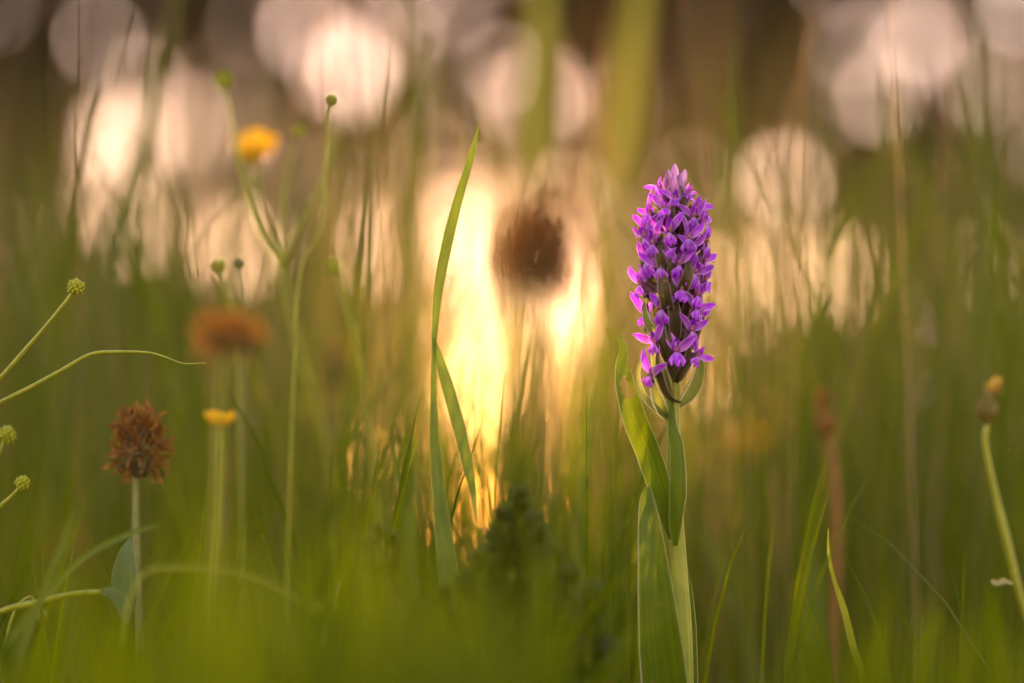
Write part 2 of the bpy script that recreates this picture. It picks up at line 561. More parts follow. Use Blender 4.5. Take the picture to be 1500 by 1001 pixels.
def tree(px, d, blobs, label, bark='bark', trunk_r=0.06, leaves=3200, tint=(0, 1), leaf=0.062, top=-500, group='trees and bushes of the woodland edge'):
    base = P(px, 800, d)
    base.z = 0
    t = empty('tree', base, label, 'tree', group)
    H = P(px, top, d).z
    mb = MB()
    wob = [random.uniform(-.12, .12) for _ in range(4)]
    tp = [base + Vector((0, 0, -.05)), base + Vector((wob[0], 0, H * .3)), base + Vector((wob[1], wob[2], H * .65)), base + Vector((wob[3], 0, H))]
    tube(mb, tp, [trunk_r * 1.3, trunk_r, trunk_r * .7, trunk_r * .25], n=14, seg=8)
    trunk_path = spline(tp, 40)
    pts = []
    per = int(leaves * 6.0) // max(1, sum(b[4] for b in blobs))
    for bx, by, rx, ry, nclust in blobs:
        for k in range(nclust):
            for _ in range(30):
                q = Vector((random.gauss(0, .55), random.gauss(0, .5), random.gauss(0, .55)))
                c = P(bx + q.x * rx, by + q.z * ry, d + q.y * 1.1)
                if c.z > 0.1 and clear_prob(np.array([c]))[0] < 0.35:
                    break
            s0 = trunk_path[min(39, max(3, int(40 * (c.z - .35) / H)))]
            mid = (s0 + c) * .5 + Vector((random.uniform(-.1, .1), random.uniform(-.1, .1), random.uniform(-.05, .12)))
            if clear_prob(np.array([mid]))[0] < 0.5:
                tube(mb, [s0, mid, c], [trunk_r * .28, trunk_r * .16, 0.006], n=6, seg=5)
            pts.append(rng.normal(size=(per, 3)) * np.array([.26, .26, .22]) + np.array(c))
    mb.build('trunk', M[bark], t)
    pts = np.concatenate(pts)
    pts = pts[pts[:, 2] > 0.03]
    pts = pts[rng.uniform(size=len(pts)) > clear_prob(pts)]
    v, f, ti = leaves_mesh(pts, leaf, rng.uniform(tint[0], tint[1], len(pts)))
    o = raw_mesh('crown', v - np.array(base), f, ti, M['tree_leaf'], t)
    o['kind'] = 'stuff'
    return t


tree(105, 14.5, [(60, -60, 260, 260, 26), (20, 160, 200, 240, 20)], 'dark tree with a reddish trunk in the upper left corner', 'bark_red', .13, 5200, (0, .5))
tree(320, 15.5, [(300, 60, 240, 260, 26), (300, -220, 300, 200, 14)], 'brownish blurred tree behind the tall yellow buttercup', 'bark', .07, 5000, (.3, 1))
tree(610, 15.0, [(600, 60, 220, 240, 24), (600, -220, 300, 200, 14)], 'olive brown blurred tree above the tip of the long grass blade', 'bark', .08, 4600, (.2, .9))
tree(880, 14.6, [(890, 150, 240, 260, 26), (880, -180, 300, 200, 14)], 'dim brown tree just left of the orchid spike, far behind', 'bark', .09, 5200, (.3, .9))
tree(1175, 14.8, [(1130, 60, 220, 220, 24), (1150, -200, 280, 200, 14)], 'olive tree with a straight trunk right of the orchid tip', 'bark', .10, 4800, (.1, .7))
tree(1330, 15.2, [(1330, 230, 200, 170, 20), (1320, -150, 260, 160, 10)], 'grey green feathery tree below the lavender gap at upper right', 'bark', .06, 3600, (0, .5))
tree(1640, 15.5, [(1600, 100, 220, 300, 22), (1640, 420, 240, 220, 14)], 'tree cut by the right edge beside the peach glow', 'bark', .10, 4200, (.2, .9))
tree(40, 13.0, [(20, 480, 240, 200, 22), (40, 690, 240, 130, 12)], 'dark bush low at the left edge behind the green seed heads', 'bark', .04, 4200, (0, .6))
tree(260, 13.4, [(250, 520, 240, 190, 22), (280, 700, 240, 120, 12)], 'dark bush behind the rust coloured dried clover', 'bark', .04, 4200, (0, .7))
tree(470, 13.2, [(460, 560, 180, 170, 12), (450, 730, 200, 90, 8)], 'small brownish bush left of the low sun', 'bark', .03, 2000, (.3, 1))
tree(960, 13.4, [(980, 640, 190, 150, 14), (940, 740, 200, 80, 8)], 'low brown bush directly behind the orchid stem', 'bark', .03, 2300, (.3, 1))
tree(1180, 13.2, [(1170, 600, 220, 130, 20), (1170, 730, 240, 80, 10)], 'dark bush below the large white glow right of the orchid', 'bark', .04, 3800, (0, .6))
tree(1430, 13.0, [(1440, 480, 230, 170, 22), (1420, 690, 240, 120, 12)], 'dark green bush low at the right edge behind the withered bud', 'bark', .04, 4400, (0, .5))
tree(-330, 14.0, [(-330, 100, 300, 300, 22), (-300, 560, 300, 220, 18)], 'tree just cut off by the left edge', 'bark', .10, 5000, (0, .7))


# ------------------------------------------------------------------ meadow grass (uncountable)
def blades(base, h, wd, lean, curl, tint, seg=5):
    """tapered bent blades, vectorised"""
    n = len(base)
    az = rng.uniform(0, 2 * np.pi, n)
    ld = np.stack([np.cos(az), np.sin(az), np.zeros(n)], 1)
    fz = rng.uniform(0, 2 * np.pi, n)
    sd = np.stack([np.cos(fz), np.sin(fz), np.zeros(n)], 1)
    vs = []
    for k in range(seg + 1):
        t = k / seg
        off = lean * t + curl * t ** 2.4
        z = h * (t - 0.35 * (off / h) ** 2 * t)
        c = base + ld * off[:, None]
        c[:, 2] += z
        ww = wd * (1 - t) ** 0.55 * (0.75 + .5 * t) if k < seg else wd * 0.02
        vs.append(c - sd * (ww / 2)[:, None])
        vs.append(c + sd * (ww / 2)[:, None])
    v = np.stack(vs, 1).reshape(-1, 3)
    m_ = 2 * (seg + 1)
    i = np.arange(n)[:, None] * m_
    f = np.concatenate([i + np.array([[2 * k, 2 * k + 1, 2 * k + 3, 2 * k + 2]]) for k in range(seg)], 0)
    return v, f, np.repeat(tint, m_)


def scatter(n, d0, d1, half0, halfk, power=1.0):
    d = d0 + (d1 - d0) * rng.uniform(size=n) ** power
    x = rng.uniform(-1, 1, n) * (half0 + halfk * d)
    b = np.stack([x, d, np.zeros(n)], 1)
    b[:, 2] = ground_h(b[:, 0], b[:, 1])
    return b


def sun_corridor(b):
    px = 750 + b[:, 0] / b[:, 1] * FPX
    return np.clip(1.05 - np.abs(px - 730) / 240, 0, 1)


def keep_off_orchid(b, r=0.02):
    o = P(1000, 1250, FOCUS)
    return (b[:, 0] - o.x) ** 2 + (b[:, 1] - o.y) ** 2 > r * r


def grass(n, d0, d1, h0, h1, w0, w1, half0, halfk, m, label, thin=0.6, power=1.0, short=0.0, tint=(0, 1), lean=.10, curl=.22):
    b = scatter(n, d0, d1, half0, halfk, power)
    cor = sun_corridor(b)
    b = b[(rng.uniform(size=n) > cor * thin) & keep_off_orchid(b)]
    cor = sun_corridor(b)
    k = len(b)
    h = (h0 + (h1 - h0) * rng.uniform(size=k) ** (2.0 if d0 > 1.6 else 1.0)) * (1 - short * cor)
    if d0 > 1.6:      # the tall grass grows in uneven patches
        h *= .92 + .34 * np.sin(b[:, 0] / b[:, 1] * 46 + b[:, 1] * 1.3) * np.sin(b[:, 0] / b[:, 1] * 17 + 2)
    if d1 < .9:      # the sward close to the lens stands lower to the right and is trodden down before the orchid
        h *= np.interp(750 + b[:, 0] / b[:, 1] * FPX, [-300, 60, 170, 300, 600, 800, 850, 1120, 1180, 1700], [.80, .78, .72, .92, 1, 1, .5, .5, .82, .78])
    wd = rng.uniform(w0, w1, k)
    v, f, ti = blades(b, h, wd, h * np.abs(rng.normal(0, lean, k)), h * np.abs(rng.normal(0, curl, k)), np.clip(rng.uniform(tint[0], tint[1], k) * .6 + .5 * np.sin(b[:, 0] * 37 / (.3 + b[:, 1]) + b[:, 1] * 9) ** 2 - .1, 0, 1))
    o = raw_mesh('meadow_grass', v, f, ti, M[m])
    return tag(o, label, 'grass', kind='stuff')


grass(1900, 0.46, 0.88, .045, .098, .002, .006, .06, .25, 'grass_low', 'soft blurred low grass filling the bottom edge in the foreground', thin=0)
grass(170, 0.86, 1.12, .07, .125, .0012, .0028, .10, .25, 'grass_low', 'sparse low grass around the orchid stem and the dried clover', thin=.3)
grass(520, 1.15, 1.9, .14, .34, .0018, .0045, .10, .22, 'grass', 'tall slender grass a little behind the orchid', thin=.5, short=.35)
grass(5200, 1.9, 5.0, .14, .36, .002, .005, .2, .28, 'grass', 'tall hazy grass in the middle of the meadow', thin=.86, short=.5)
grass(13000, 5.0, 13.0, .18, .42, .003, .008, .4, .28, 'grass', 'far hazy meadow grass reaching to the bushes', thin=.9, short=.6)
# a darker tuft close to the lens below the herb clump
k = 70
b = np.stack([rng.uniform(520, 860, k), rng.uniform(.42, .58, k), np.zeros(k)], 1)
b[:, 0] = (b[:, 0] - 750) / FPX * b[:, 1]
hh = rng.uniform(.078, .104, k)
v, f, ti = blades(b, hh, rng.uniform(.003, .006, k), hh * .05, hh * np.abs(rng.normal(0, .12, k)), rng.uniform(0, .4, k))
tag(raw_mesh('meadow_grass', v, f, ti, M['grass_low']), 'dark green blurred tuft close to the lens below the herb clump', 'grass', kind='stuff')
# tall hazy grass standing thicker to the right and to the left
for x0, x1, k, lab in ((1180, 1700, 150, 'tall green hazy grass filling the right side'), (-250, 480, 130, 'tall green hazy grass filling the left side')):
    b = np.stack([rng.uniform(x0, x1, k), rng.uniform(1.5, 2.6, k), np.zeros(k)], 1)
    b[:, 0] = (b[:, 0] - 750) / FPX * b[:, 1]
    hh = CAM_H + (800 - rng.uniform(180, 560, k)) / FPX * b[:, 1]
    v, f, ti = blades(b, hh, rng.uniform(.002, .006, k), hh * np.abs(rng.normal(0, .08, k)), hh * np.abs(rng.normal(0, .14, k)), rng.uniform(.2, 1, k))
    tag(raw_mesh('meadow_grass', v, f, ti, M['grass']), lab, 'grass', kind='stuff')
# the fine streaky grass just behind the orchid, across the whole width
for k, mt, w0, w1, lab in ((520, 'grass', .0008, .0034, 'fine dark streaky grass just behind the plane of the orchid'), (430, 'grass_bright', .0006, .0026, 'fine yellow green grass coloured as if sunlit just behind the plane of the orchid')):
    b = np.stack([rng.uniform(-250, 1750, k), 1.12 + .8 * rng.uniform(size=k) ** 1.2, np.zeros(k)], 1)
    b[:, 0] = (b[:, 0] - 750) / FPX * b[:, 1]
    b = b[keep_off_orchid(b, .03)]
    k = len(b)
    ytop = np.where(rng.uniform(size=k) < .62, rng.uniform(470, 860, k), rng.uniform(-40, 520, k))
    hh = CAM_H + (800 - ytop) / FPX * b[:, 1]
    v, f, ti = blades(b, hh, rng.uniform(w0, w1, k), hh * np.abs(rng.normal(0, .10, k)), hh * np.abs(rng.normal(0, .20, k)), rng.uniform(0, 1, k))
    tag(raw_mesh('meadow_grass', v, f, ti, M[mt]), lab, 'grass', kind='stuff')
# tall wispy stems that run up through the whole frame behind the orchid
for k, mt, x0, x1, ya, yb, da, db, w0, w1, lab in (
        (280, 'grass', -300, 620, -60, 420, 1.3, 2.3, .0008, .0030, 'tall wispy olive stems running up the left half'),
        (300, 'grass', 1010, 1800, -60, 460, 1.3, 2.3, .0008, .0034, 'tall feathery green stems running up the right side'),
        (200, 'dry', -300, 1800, -60, 400, 1.15, 1.9, .0005, .0016, 'hazy straw stems running up behind the orchid'),
        (80, 'grass', 470, 870, 260, 700, 1.1, 1.9, .0010, .0034, 'dark crossing stems that cut up the sun glow')):
    b = np.stack([rng.uniform(x0, x1, k), rng.uniform(da, db, k), np.zeros(k)], 1)
    b[:, 0] = (b[:, 0] - 750) / FPX * b[:, 1]
    hh = CAM_H + (800 - rng.uniform(ya, yb, k)) / FPX * b[:, 1]
    v, f, ti = blades(b, hh, rng.uniform(w0, w1, k), hh * np.abs(rng.normal(0, .10, k)), hh * np.abs(rng.normal(0, .16, k)), rng.uniform(0, 1, k) ** 1.5)
    tag(raw_mesh('meadow_grass', v, f, ti, M[mt]), lab, 'grass', kind='stuff')
# slender blades standing against the glow
k = 300
b = np.stack([rng.uniform(480, 930, k), rng.uniform(.985, 1.55, k), np.zeros(k)], 1)
b[:, 0] = (b[:, 0] - 750) / FPX * b[:, 1]
hh = CAM_H + (800 - rng.uniform(500, 840, k)) / FPX * b[:, 1]
v, f, ti = blades(b, hh, rng.uniform(.0010, .0030, k), hh * np.abs(rng.normal(0, .10, k)), hh * np.abs(rng.normal(0, .16, k)), rng.uniform(0, .8, k))
tag(raw_mesh('meadow_grass', v, f, ti, M['grass']), 'slender dark grass standing against the low sun glow', 'grass', kind='stuff')
grass(420, 1.08, 1.6, .20, .42, .0004, .0010, .12, .22, 'dry', 'hair thin dry stalks just behind the buttercup', thin=.2, short=.0, lean=.16, curl=.12)
grass(1100, 1.5, 3.0, .22, .46, .0006, .0016, .15, .22, 'dry', 'thin straw coloured dry stalks among the tall grass', thin=.2, short=.0, lean=.14, curl=.1)
# a bright tuft close to the lens, left of the middle
k = 46
b = np.stack([rng.uniform(-.062, -.026, k), rng.uniform(.46, .60, k), np.zeros(k)], 1)
hh = rng.uniform(.085, .125, k)
v, f, ti = blades(b, hh, rng.uniform(.003, .006, k), hh * .05, hh * np.abs(rng.normal(0, .15, k)), rng.uniform(.6, 1, k))
tag(raw_mesh('meadow_grass', v, f, ti, M['grass_low']), 'bright green blurred tuft close to the lens below the orange clover', 'grass', kind='stuff')


# ------------------------------------------------------------------ the orchid
AX = [(1012, 1262), (1004, 1050), (1001, 930), (994, 830), (988, 740), (986, 640), (986, 540), (985, 440), (987, 340), (988, 262)]
axis_pts = [P(x, y) for x, y in AX]
obase = P(1012, 1262)
obase.z = float(ground_h(obase.x, obase.y))
orchid = empty('orchid', obase, 'tall purple spotted orchid spike in sharp focus right of centre', 'orchid')
mb = MB()
axis_pts[0] = Vector((obase.x, obase.y, obase.z - .004))
tube(mb, axis_pts, [.0030, .0028, .0027, .0026, .0025, .0022, .0021, .0020, .0017, .0010], n=48, seg=20, ridge=.06)
mb.build('stem', M['stem'], orchid)


def axis_at(py):
    ys = [p[1] for p in AX]
    xs = [p[0] for p in AX]
    return float(np.interp(py, ys[::-1], xs[::-1]))


def Q(px, py, dd=0.0):
    """point at photo position, dd mm behind the orchid's own plane"""
    return P(px, py, FOCUS + dd * .001)


def pxw(ws):
    return [px2m(x) for x in ws]


def hole(u, v):
    a = ((u - .47 - .05 * math.sin(v * 90)) / (.25 + .05 * math.sin(v * 170))) ** 2 + ((v - .585) / .058) ** 2 < 1
    b = ((u - .62) / .2) ** 2 + ((v - .545) / .02) ** 2 < 1
    c = ((u - 1) / .10) ** 2 + ((v - .70) / .03) ** 2 < 1
    return a or b or c


# the narrow leaf that clasps the stem
mb = MB()
ribbon(mb, [Q(988, 800, -4), Q(987, 760, -6), Q(990, 710, -7), Q(989, 660, -6), Q(983, 620, -4.5), Q(984, 570, -2)], pxw([8, 22, 28, 26, 21, 12, 2]), (0.45, -1, .1), .55, n=34, nu=11, wave=.05)
o = mb.build('leaf', M['orchid_leaf'], orchid)
# the chewed leaf standing off to the left
mb = MB()
ribbon(mb, [Q(984, 790, -2), Q(970, 725, -4), Q(952, 668, -6), Q(932, 618, -8), Q(918, 570, -8), Q(912, 535, -6), Q(914, 512, -3), Q(905, 493, 0)], pxw([10, 32, 36, 36, 34, 27, 17, 11, 2]), (-.25, -1, .15), .35, n=120, nu=25, wave=.06, skip=hole)
o = mb.build('leaf', M['orchid_leaf'], orchid)
o['label'] = 'slender leaf with a chewed hole and a curled tip'
# the broad folded leaf in front
mb = MB()
ribbon(mb, [Q(1000, 1240, -4), Q(990, 1110, -11), Q(978, 1010, -15), Q(968, 920, -17), Q(960, 840, -17), Q(953, 775, -15), Q(949, 735, -12), Q(949, 714, -8)], pxw([14, 52, 70, 66, 54, 42, 31, 20, 7]), (-.28, -1, .12), .42, n=60, nu=17, wave=.03)
o = mb.build('leaf', M['orchid_leaf'], orchid)
o['label'] = 'broad blunt leaf folded along its middle in front of the stem'
# the leaf whose edge shows on the right of the stem
mb = MB()
ribbon(mb, [Q(1006, 1230, 4), Q(1006, 1080, 6), Q(1004, 960, 7), Q(1003, 890, 7), Q(1000, 830, 5), Q(996, 765, 3)], pxw([14, 28, 34, 32, 24, 10, 2]), (.5, -1, 0), .4, n=40, nu=11)
o = mb.build('leaf', M['orchid_leaf'], orchid)


# --- one orchid flower (millimetres, facing -Y, throat at the origin) in a few variants
def mm(pts):
    return [Vector(p) * .001 for p in pts]


def lip_mesh(v):
    mb = MB()
    nu, nv = 17, 12
    path = spline(mm([(0, -.3, .1), (0, -1.5, -.5), (0, -2.3, -1.9), (0, -2.5, -3.7), (0, -2.2 + .4 * v, -5.5)]), nv)
    ws = np.interp(np.linspace(0, 1, nv), [0, .2, .4, .6, .8, 1], [1.3, 1.7, 2.9, 4.7, 5.9, 5.7])
    rows, uvs = [], []
    for i in range(nv):
        row, ur = [], []
        t = i / (nv - 1)
        for j in range(nu):
            u = -1 + 2 * j / (nu - 1)
            # three lobes: a middle tooth and two frilled side lobes
            notch = math.exp(-((abs(u) - .38) / .13) ** 2) * .22 + max(0, abs(u) - .75) * .75
            k = t * (nv - 1) * (1 - t ** 3 * notch)
            a = min(int(k), nv - 2)
            c = path[a].lerp(path[a + 1], k - a)
            hw = ws[i] * .0005
            back = (.7 + .5 * v) * abs(u) ** 2.2 * t
            rip = .30 * math.sin(u * 9 + v * 5) * t * t
            row.append(c + Vector((u * hw, (back + rip) * .001, (.5 * abs(u) * t) * .001)))
            ur.append((j / (nu - 1), t))
        rows.append(row)
        uvs.append(ur)
    mb.grid(rows, uvs)
    return mb.mesh('lip')


def sepal_mesh(s, v):
    mb = MB()
    sp = [(s * .6, .7, .3), (s * 2.2, .1 - .3 * v, 2.1 + .3 * v), (s * 4.2, -.2 - .4 * v, 4.1 + .8 * v), (s * 6.0, .2 - .4 * v, 5.7 + 1.2 * v), (s * (7.4 - .9 * v), .8 - .5 * v, 6.9 + 1.6 * v)]
    ribbon(mb, mm(sp), [.0010, .0023, .0034, .0031, .0023, .0012, .0001], (-s * .25, -1, .1 + .2 * v), .4 + .2 * v, n=16, nu=7)
    return mb.mesh('sepal')


def hood_mesh(v):
    mb = MB()
    ribbon(mb, mm([(0, 1.0, .0), (0, 1.3, 1.8), (0, .9, 3.6), (0, -.1, 5.0), (0, -1.2 - .4 * v, 5.7)]), [.0014, .0026, .0031, .0027, .0016, .0002], (0, -1, -.1), .95, n=14, nu=9, vee=.1)
    return mb.mesh('hood')


def petal_mesh(s, v):
    mb = MB()
    ribbon(mb, mm([(s * .8, .7, .0), (s * 1.5, .2, 1.6), (s * 1.4, -.5, 3.0), (s * .6, -1.2, 4.3)]), [.0008, .0017, .0016, .0002], (-s * .9, -.5, 0), .5, n=10, nu=5)
    return mb.mesh('petal')


def body_mesh(v):
    mb = MB()
    tube(mb, mm([(0, .6, .2), (0, 3.2, .1), (.4 * v, 6.5, -1.8), (0, 10.4, -6.5)]), [.0009, .0013, .0017, .0009], n=14, seg=9, ridge=.10)
    tube(mb, mm([(0, .2, -.2), (0, 2.0, -1.5), (.3, 3.6, -4.2), (.3 + .6 * v, 4.3, -7.0)]), [.0016, .0014, .0011, .0004], n=12, seg=9)
    return mb.mesh('flower')


def column_mesh():
    mb = MB()
    tube(mb, mm([(0, .6, -.3), (0, -.4, .5), (0, -.7, 1.4), (0, -.4, 2.2)]), [.0004, .0008, .0008, .0003], n=9, seg=9)
    return mb.mesh('column')


VAR = []
for k, v in enumerate((0.0, .5, 1.0, -.35)):
    d = {'body': body_mesh(v), 'lip': lip_mesh(v), 'hood': hood_mesh(v), 'col': column_mesh(),
         'sl': sepal_mesh(-1, v), 'sr': sepal_mesh(1, max(-.3, v - .25)), 'pl': petal_mesh(-1, v), 'pr': petal_mesh(1, v)}
    for key, mt in (('body', 'ovary'), ('lip', 'lip'), ('hood', 'hood'), ('col', 'column'), ('sl', 'sepal'), ('sr', 'sepal'), ('pl', 'hood'), ('pr', 'hood')):
        d[key].materials.append(M[mt])
    VAR.append(d)


def child(name, me, parent, rot=None, k=1.0):
    o = bpy.data.objects.new(name, me)
    o.parent = parent
    if rot: o.rotation_euler = rot
    o.scale = (k,) * 3
    col.objects.link(o)
    return o


def flower(px, py, k=0, size=1.0, roll=0.0, tilt=0.0, turn=0.0, back=False, rad=47):
    """a flower whose throat shows at (px, py); its side follows from where it stands round the stem"""
    rad = float(np.interp(py, [270, 345], [30, rad]))
    size *= .86 * float(np.interp(py, [275, 340], [.74, 1]))
    ax = axis_at(py + 25)
    s = max(-.97, min(.97, (px - ax) / rad))
    th = math.asin(s)
    if back: th = math.pi - th
    Rm = px2m(rad)
    c = P(ax, py)
    loc = c + Vector((math.sin(th) * Rm, -math.cos(th) * Rm, 0))
    d = VAR[k % len(VAR)]
    o = bpy.data.objects.new('flower', d['body'])
    o.parent = orchid
    o.location = loc - obase
    o.rotation_euler = (Matrix.Rotation(th * .8 + turn, 4, 'Z') @ Matrix.Rotation(tilt, 4, 'X') @ Matrix.Rotation(roll, 4, 'Y')).to_euler()
    o.scale = (size,) * 3
    col.objects.link(o)
    rr = lambda a: random.uniform(-a, a)
    child('sepal', d['sl'], o, (rr(.35), rr(.45), rr(.25)), random.uniform(.8, 1.15))
    child('sepal', d['sr'], o, (rr(.35), rr(.45), rr(.25)), random.uniform(.8, 1.15))
    child('hood', d['hood'], o, (rr(.12), rr(.08), 0))
    child('petal', d['pl'], o, (rr(.1), rr(.1), 0))
    child('petal', d['pr'], o, (rr(.1), rr(.1), 0))
    child('lip', d['lip'], o, (rr(.3), rr(.2), rr(.25)), random.uniform(.85, 1.15))
    child('column', d['col'], o)
    return th, loc


def bract(th, loc, ln, wd, lat=2.0, m='bract', lift=1.0):
    """lanceolate bract springing from the stem below its flower"""
    out = Vector((math.sin(th), -math.cos(th), 0))
    sid = Vector((math.cos(th), math.sin(th), 0))
    a = px2m(50)
    axp = loc - out * a
    up = Vector((0, 0, 1))
    f = ln * .001
    p0 = axp - up * .0085
    p1 = axp + out * (a * .55) - up * (.0068) + sid * (lat * .0004)
    p2 = axp + out * (a * .88) - up * (.0068 - f * .30) + sid * (lat * .0008)
    p3 = axp + out * (a * 1.0) - up * (.0068 - f * .62 * lift) + sid * (lat * .001)
    p4 = axp + out * (a * .92) - up * (.0068 - f * .92 * lift) + sid * (lat * .0011)
    mb = MB()
    ribbon(mb, [p0, p1, p2, p3, p4], [.0025, wd * .001, wd * .001, wd * .0006, .0003], out * -1 + up * .3, .6, n=18, nu=7)
    return mb.build('bract', M[m], orchid)


# throat positions read off the photograph, top to bottom
FL = [(966, 281, 1, .82, -.35, -.35), (987, 296, 0, .80, .08, -.1), (1008, 287, 2, .78, .3, -.4), (1020, 305, 1, .9, .35, -.15),
      (952, 317, 2, .95, -.25, -.1), (972, 310, 1, .85, -.1, -.25), (1013, 322, 0, .95, .1, 0), (1030, 328, 1, .95, .2, .05),
      (979, 345, 0, 1.0, -.05, .05), (945, 350, 3, 1.0, -.2, .1), (956, 362, 1, 1.0, -.12, .05), (1005, 355, 2, 1.0, .15, 0),
      (1032, 355, 3, 1.0, .25, .1), (1012, 368, 0, .95, .3, .1), (992, 393, 1, 1.0, .1, .05), (1030, 385, 0, .95, .3, .1),
      (948, 386, 0, .95, -.25, .0), (965, 396, 2, .95, -.2, 0), (1014, 405, 2, 1.0, .3, 0), (937, 419, 1, .95, -.25, .1),
      (1033, 412, 1, 1.0, .2, .0), (1019, 436, 0, 1.0, .2, .1), (967, 457, 0, 1.0, .02, .05), (1017, 456, 3, .95, .2, .15),
      (1010, 488, 1, 1.0, .1, .1), (988, 520, 0, 1.02, -.02, .0), (995, 430, 3, .9, .25, 0), (952, 552, 2, .9, .75, .25),
      (1024, 468, 2, .9, .4, .1), (958, 505, 3, .85, -.2, .1), (1018, 524, 2, .8, .5, .2)]
for i, (x, y, k, s, roll, tilt) in enumerate(FL):
    th, loc = flower(x, y, k, s, roll, tilt)
    big = np.interp(y, [290, 540], [9, 17])
    bract(th + random.uniform(-.25, .25), loc, big * random.uniform(.85, 1.15), np.interp(y, [290, 540], [2.6, 4.0]), random.choice((-2.6, 2.6)))
# the far side of the spike
for i in range(11):
    y = 300 + i * 16
    x = axis_at(y) + 42 * math.sin(i * 2.4)
    th, loc = flower(x, y, i, .9, random.uniform(-.3, .3), random.uniform(-.2, .2), back=True)
    bract(th, loc, np.interp(y, [290, 540], [9, 17]), 3.2, 0)

# closed buds and their bracts at the tip
mb = MB()
tube(mb, mm([(0, 0, -1), (0, 0, 1), (0, 0, 3.5), (0, 0, 6), (0, 0, 7.6)]), [.0006, .0013, .0017, .0012, .0002], n=14, seg=9, ridge=.05)
bud_me = mb.mesh('bud')
bud_me.materials.append(M['bud'])
for (x, y, dd, ax_, ay_, s) in [(988, 275, 0, .05, 0, 1.0), (981, 278, -2, .12, -.22, .85), (996, 277, -2, .1, .25, .85), (984, 285, -4, .28, -.12, .85), (993, 284, -4, .25, .15, .9),
                                (976, 290, -3, .3, -.5, .9), (1001, 288, -3, .3, .45, .85), (988, 288, 4, -.3, 0, .9), (979, 285, 4, -.2, -.35, .8), (998, 284, 4, -.2, .35, .8)]:
    o = bpy.data.objects.new('bud', bud_me)
    o.parent = orchid
    o.location = Q(x, y, dd) - obase
    o.rotation_euler = (ax_, ay_, random.uniform(0, 3))
    o.scale = (s,) * 3
    col.objects.link(o)
for x0, y0, x1, y1, dd in [(983, 290, 984, 252, -3), (997, 290, 1001, 256, -2), (990, 296, 991, 262, -6), (975, 296, 968, 264, -3), (1004, 298, 1009, 268, -4)]:
    mb = MB()
    ribbon(mb, [Q(x0, y0, 0), Q((x0 + x1) / 2 - 1, (y0 + y1) / 2, dd), Q(x1, y1, dd * .7)], pxw([9, 11, 7, 1]), (0, -1, .2), .6, n=12, nu=5)
    mb.build('bract', M['bud'], orchid)
# the large lower bracts that stand clear of the spike
for pts, ws, face, cup, m in [
    ([(980, 612, 0), (958, 598, -4), (941, 578, -6), (934, 552, -6), (938, 528, -5), (948, 516, -4), (957, 513, -3)], [5, 12, 14, 10, 8, 6, 4, 1], (.7, -.8, .1), .3, 'bract_pale'),
    ([(981, 585, 0), (974, 562, -6), (966, 540, -8), (961, 515, -8), (967, 494, -6)], [8, 22, 24, 18, 11, 1], (-.3, -1, .1), .5, 'bract_pale'),
    ([(978, 520, 0), (962, 498, -3), (948, 474, -5), (943, 452, -4), (946, 436, -2)], [6, 15, 16, 12, 7, 1], (.5, -1, .1), .5, 'bract_pale'),
    ([(992, 598, 2), (1010, 582, 1), (1022, 562, 0), (1027, 538, 0), (1026, 512, 1)], [6, 17, 21, 20, 12, 1], (-.5, -1, .1), .5, 'bract_pale'),
    ([(988, 545, 0), (1004, 520, -4), (1018, 496, -5), (1028, 470, -3), (1030, 448, -2)], [6, 14, 15, 12, 8, 1], (-.5, -1, .1), .5, 'bract'),
    ([(980, 618, 0), (968, 596, -5), (959, 572, -6), (957, 553, -5)], [6, 17, 18, 10, 2], (-.2, -1, .1), .5, 'bract_pale'),
    ([(983, 470, -6), (976, 440, -11), (971, 410, -11), (970, 388, -9)], [8, 20, 20, 12, 1], (-.2, -1, .1), .6, 'bract'),
    ([(990, 505, -5), (988, 470, -9), (986, 440, -9), (990, 412, -8)], [8, 19, 19, 12, 1], (.1, -1, .1), .6, 'bract'),
    ([(990, 560, -3), (999, 545, -8), (1009, 532, -9), (1021, 517, -8)], [6, 13, 13, 8, 1], (.1, -1, .1), .6, 'bract'),
    ([(991, 440, -6), (1003, 414, -11), (1008, 396, -11), (1006, 378, -9)], [8, 18, 18, 10, 1], (.2, -1, .1), .6, 'bract'),
    ([(978, 408, -6), (970, 386, -10), (966, 370, -10), (968, 352, -8)], [8, 16, 16, 9, 1], (-.2, -1, .1), .6, 'bract'),
]:
    mb = MB()
    ribbon(mb, [Q(*p) for p in pts], pxw(ws), face, cup, n=26, nu=9)
    mb.build('bract', M[m], orchid)


# ------------------------------------------------------------------ grass plants one can point at
def ground_at(p):
    return Vector((p.x, p.y, float(ground_h(p.x, p.y))))


def blade_thing(name, label, pts, ws, d, cat='grass blade', m='blade', face=(0, -1, 0), cup=.35, twist=None, group=None, root=None, d1=None):
    """single grass blade through photo positions, rooted in the ground below"""
    d1 = d if d1 is None else d1
    k = len(pts)
    pp = [P(x, y, d + (d1 - d) * i / (k - 1)) for i, (x, y) in enumerate(pts)]
    g = ground_at(root if root else pp[-1] + (pp[-1] - pp[-2]) * .3)
    if pp[-1].z > g.z + .01:
        pp.append((pp[-1] + g) * .5)
        pp.append(g - Vector((0, 0, .003)))
        ws = list(ws) + [ws[-1], ws[-1] * .6]
    t = empty(name, g, label, cat, group)
    mb = MB()
    ribbon(mb, pp, [px2m(x, d) for x in ws], face, cup, n=50, nu=7, twist=twist)
    mb.build('leaf_blade', M[m], t)
    return t


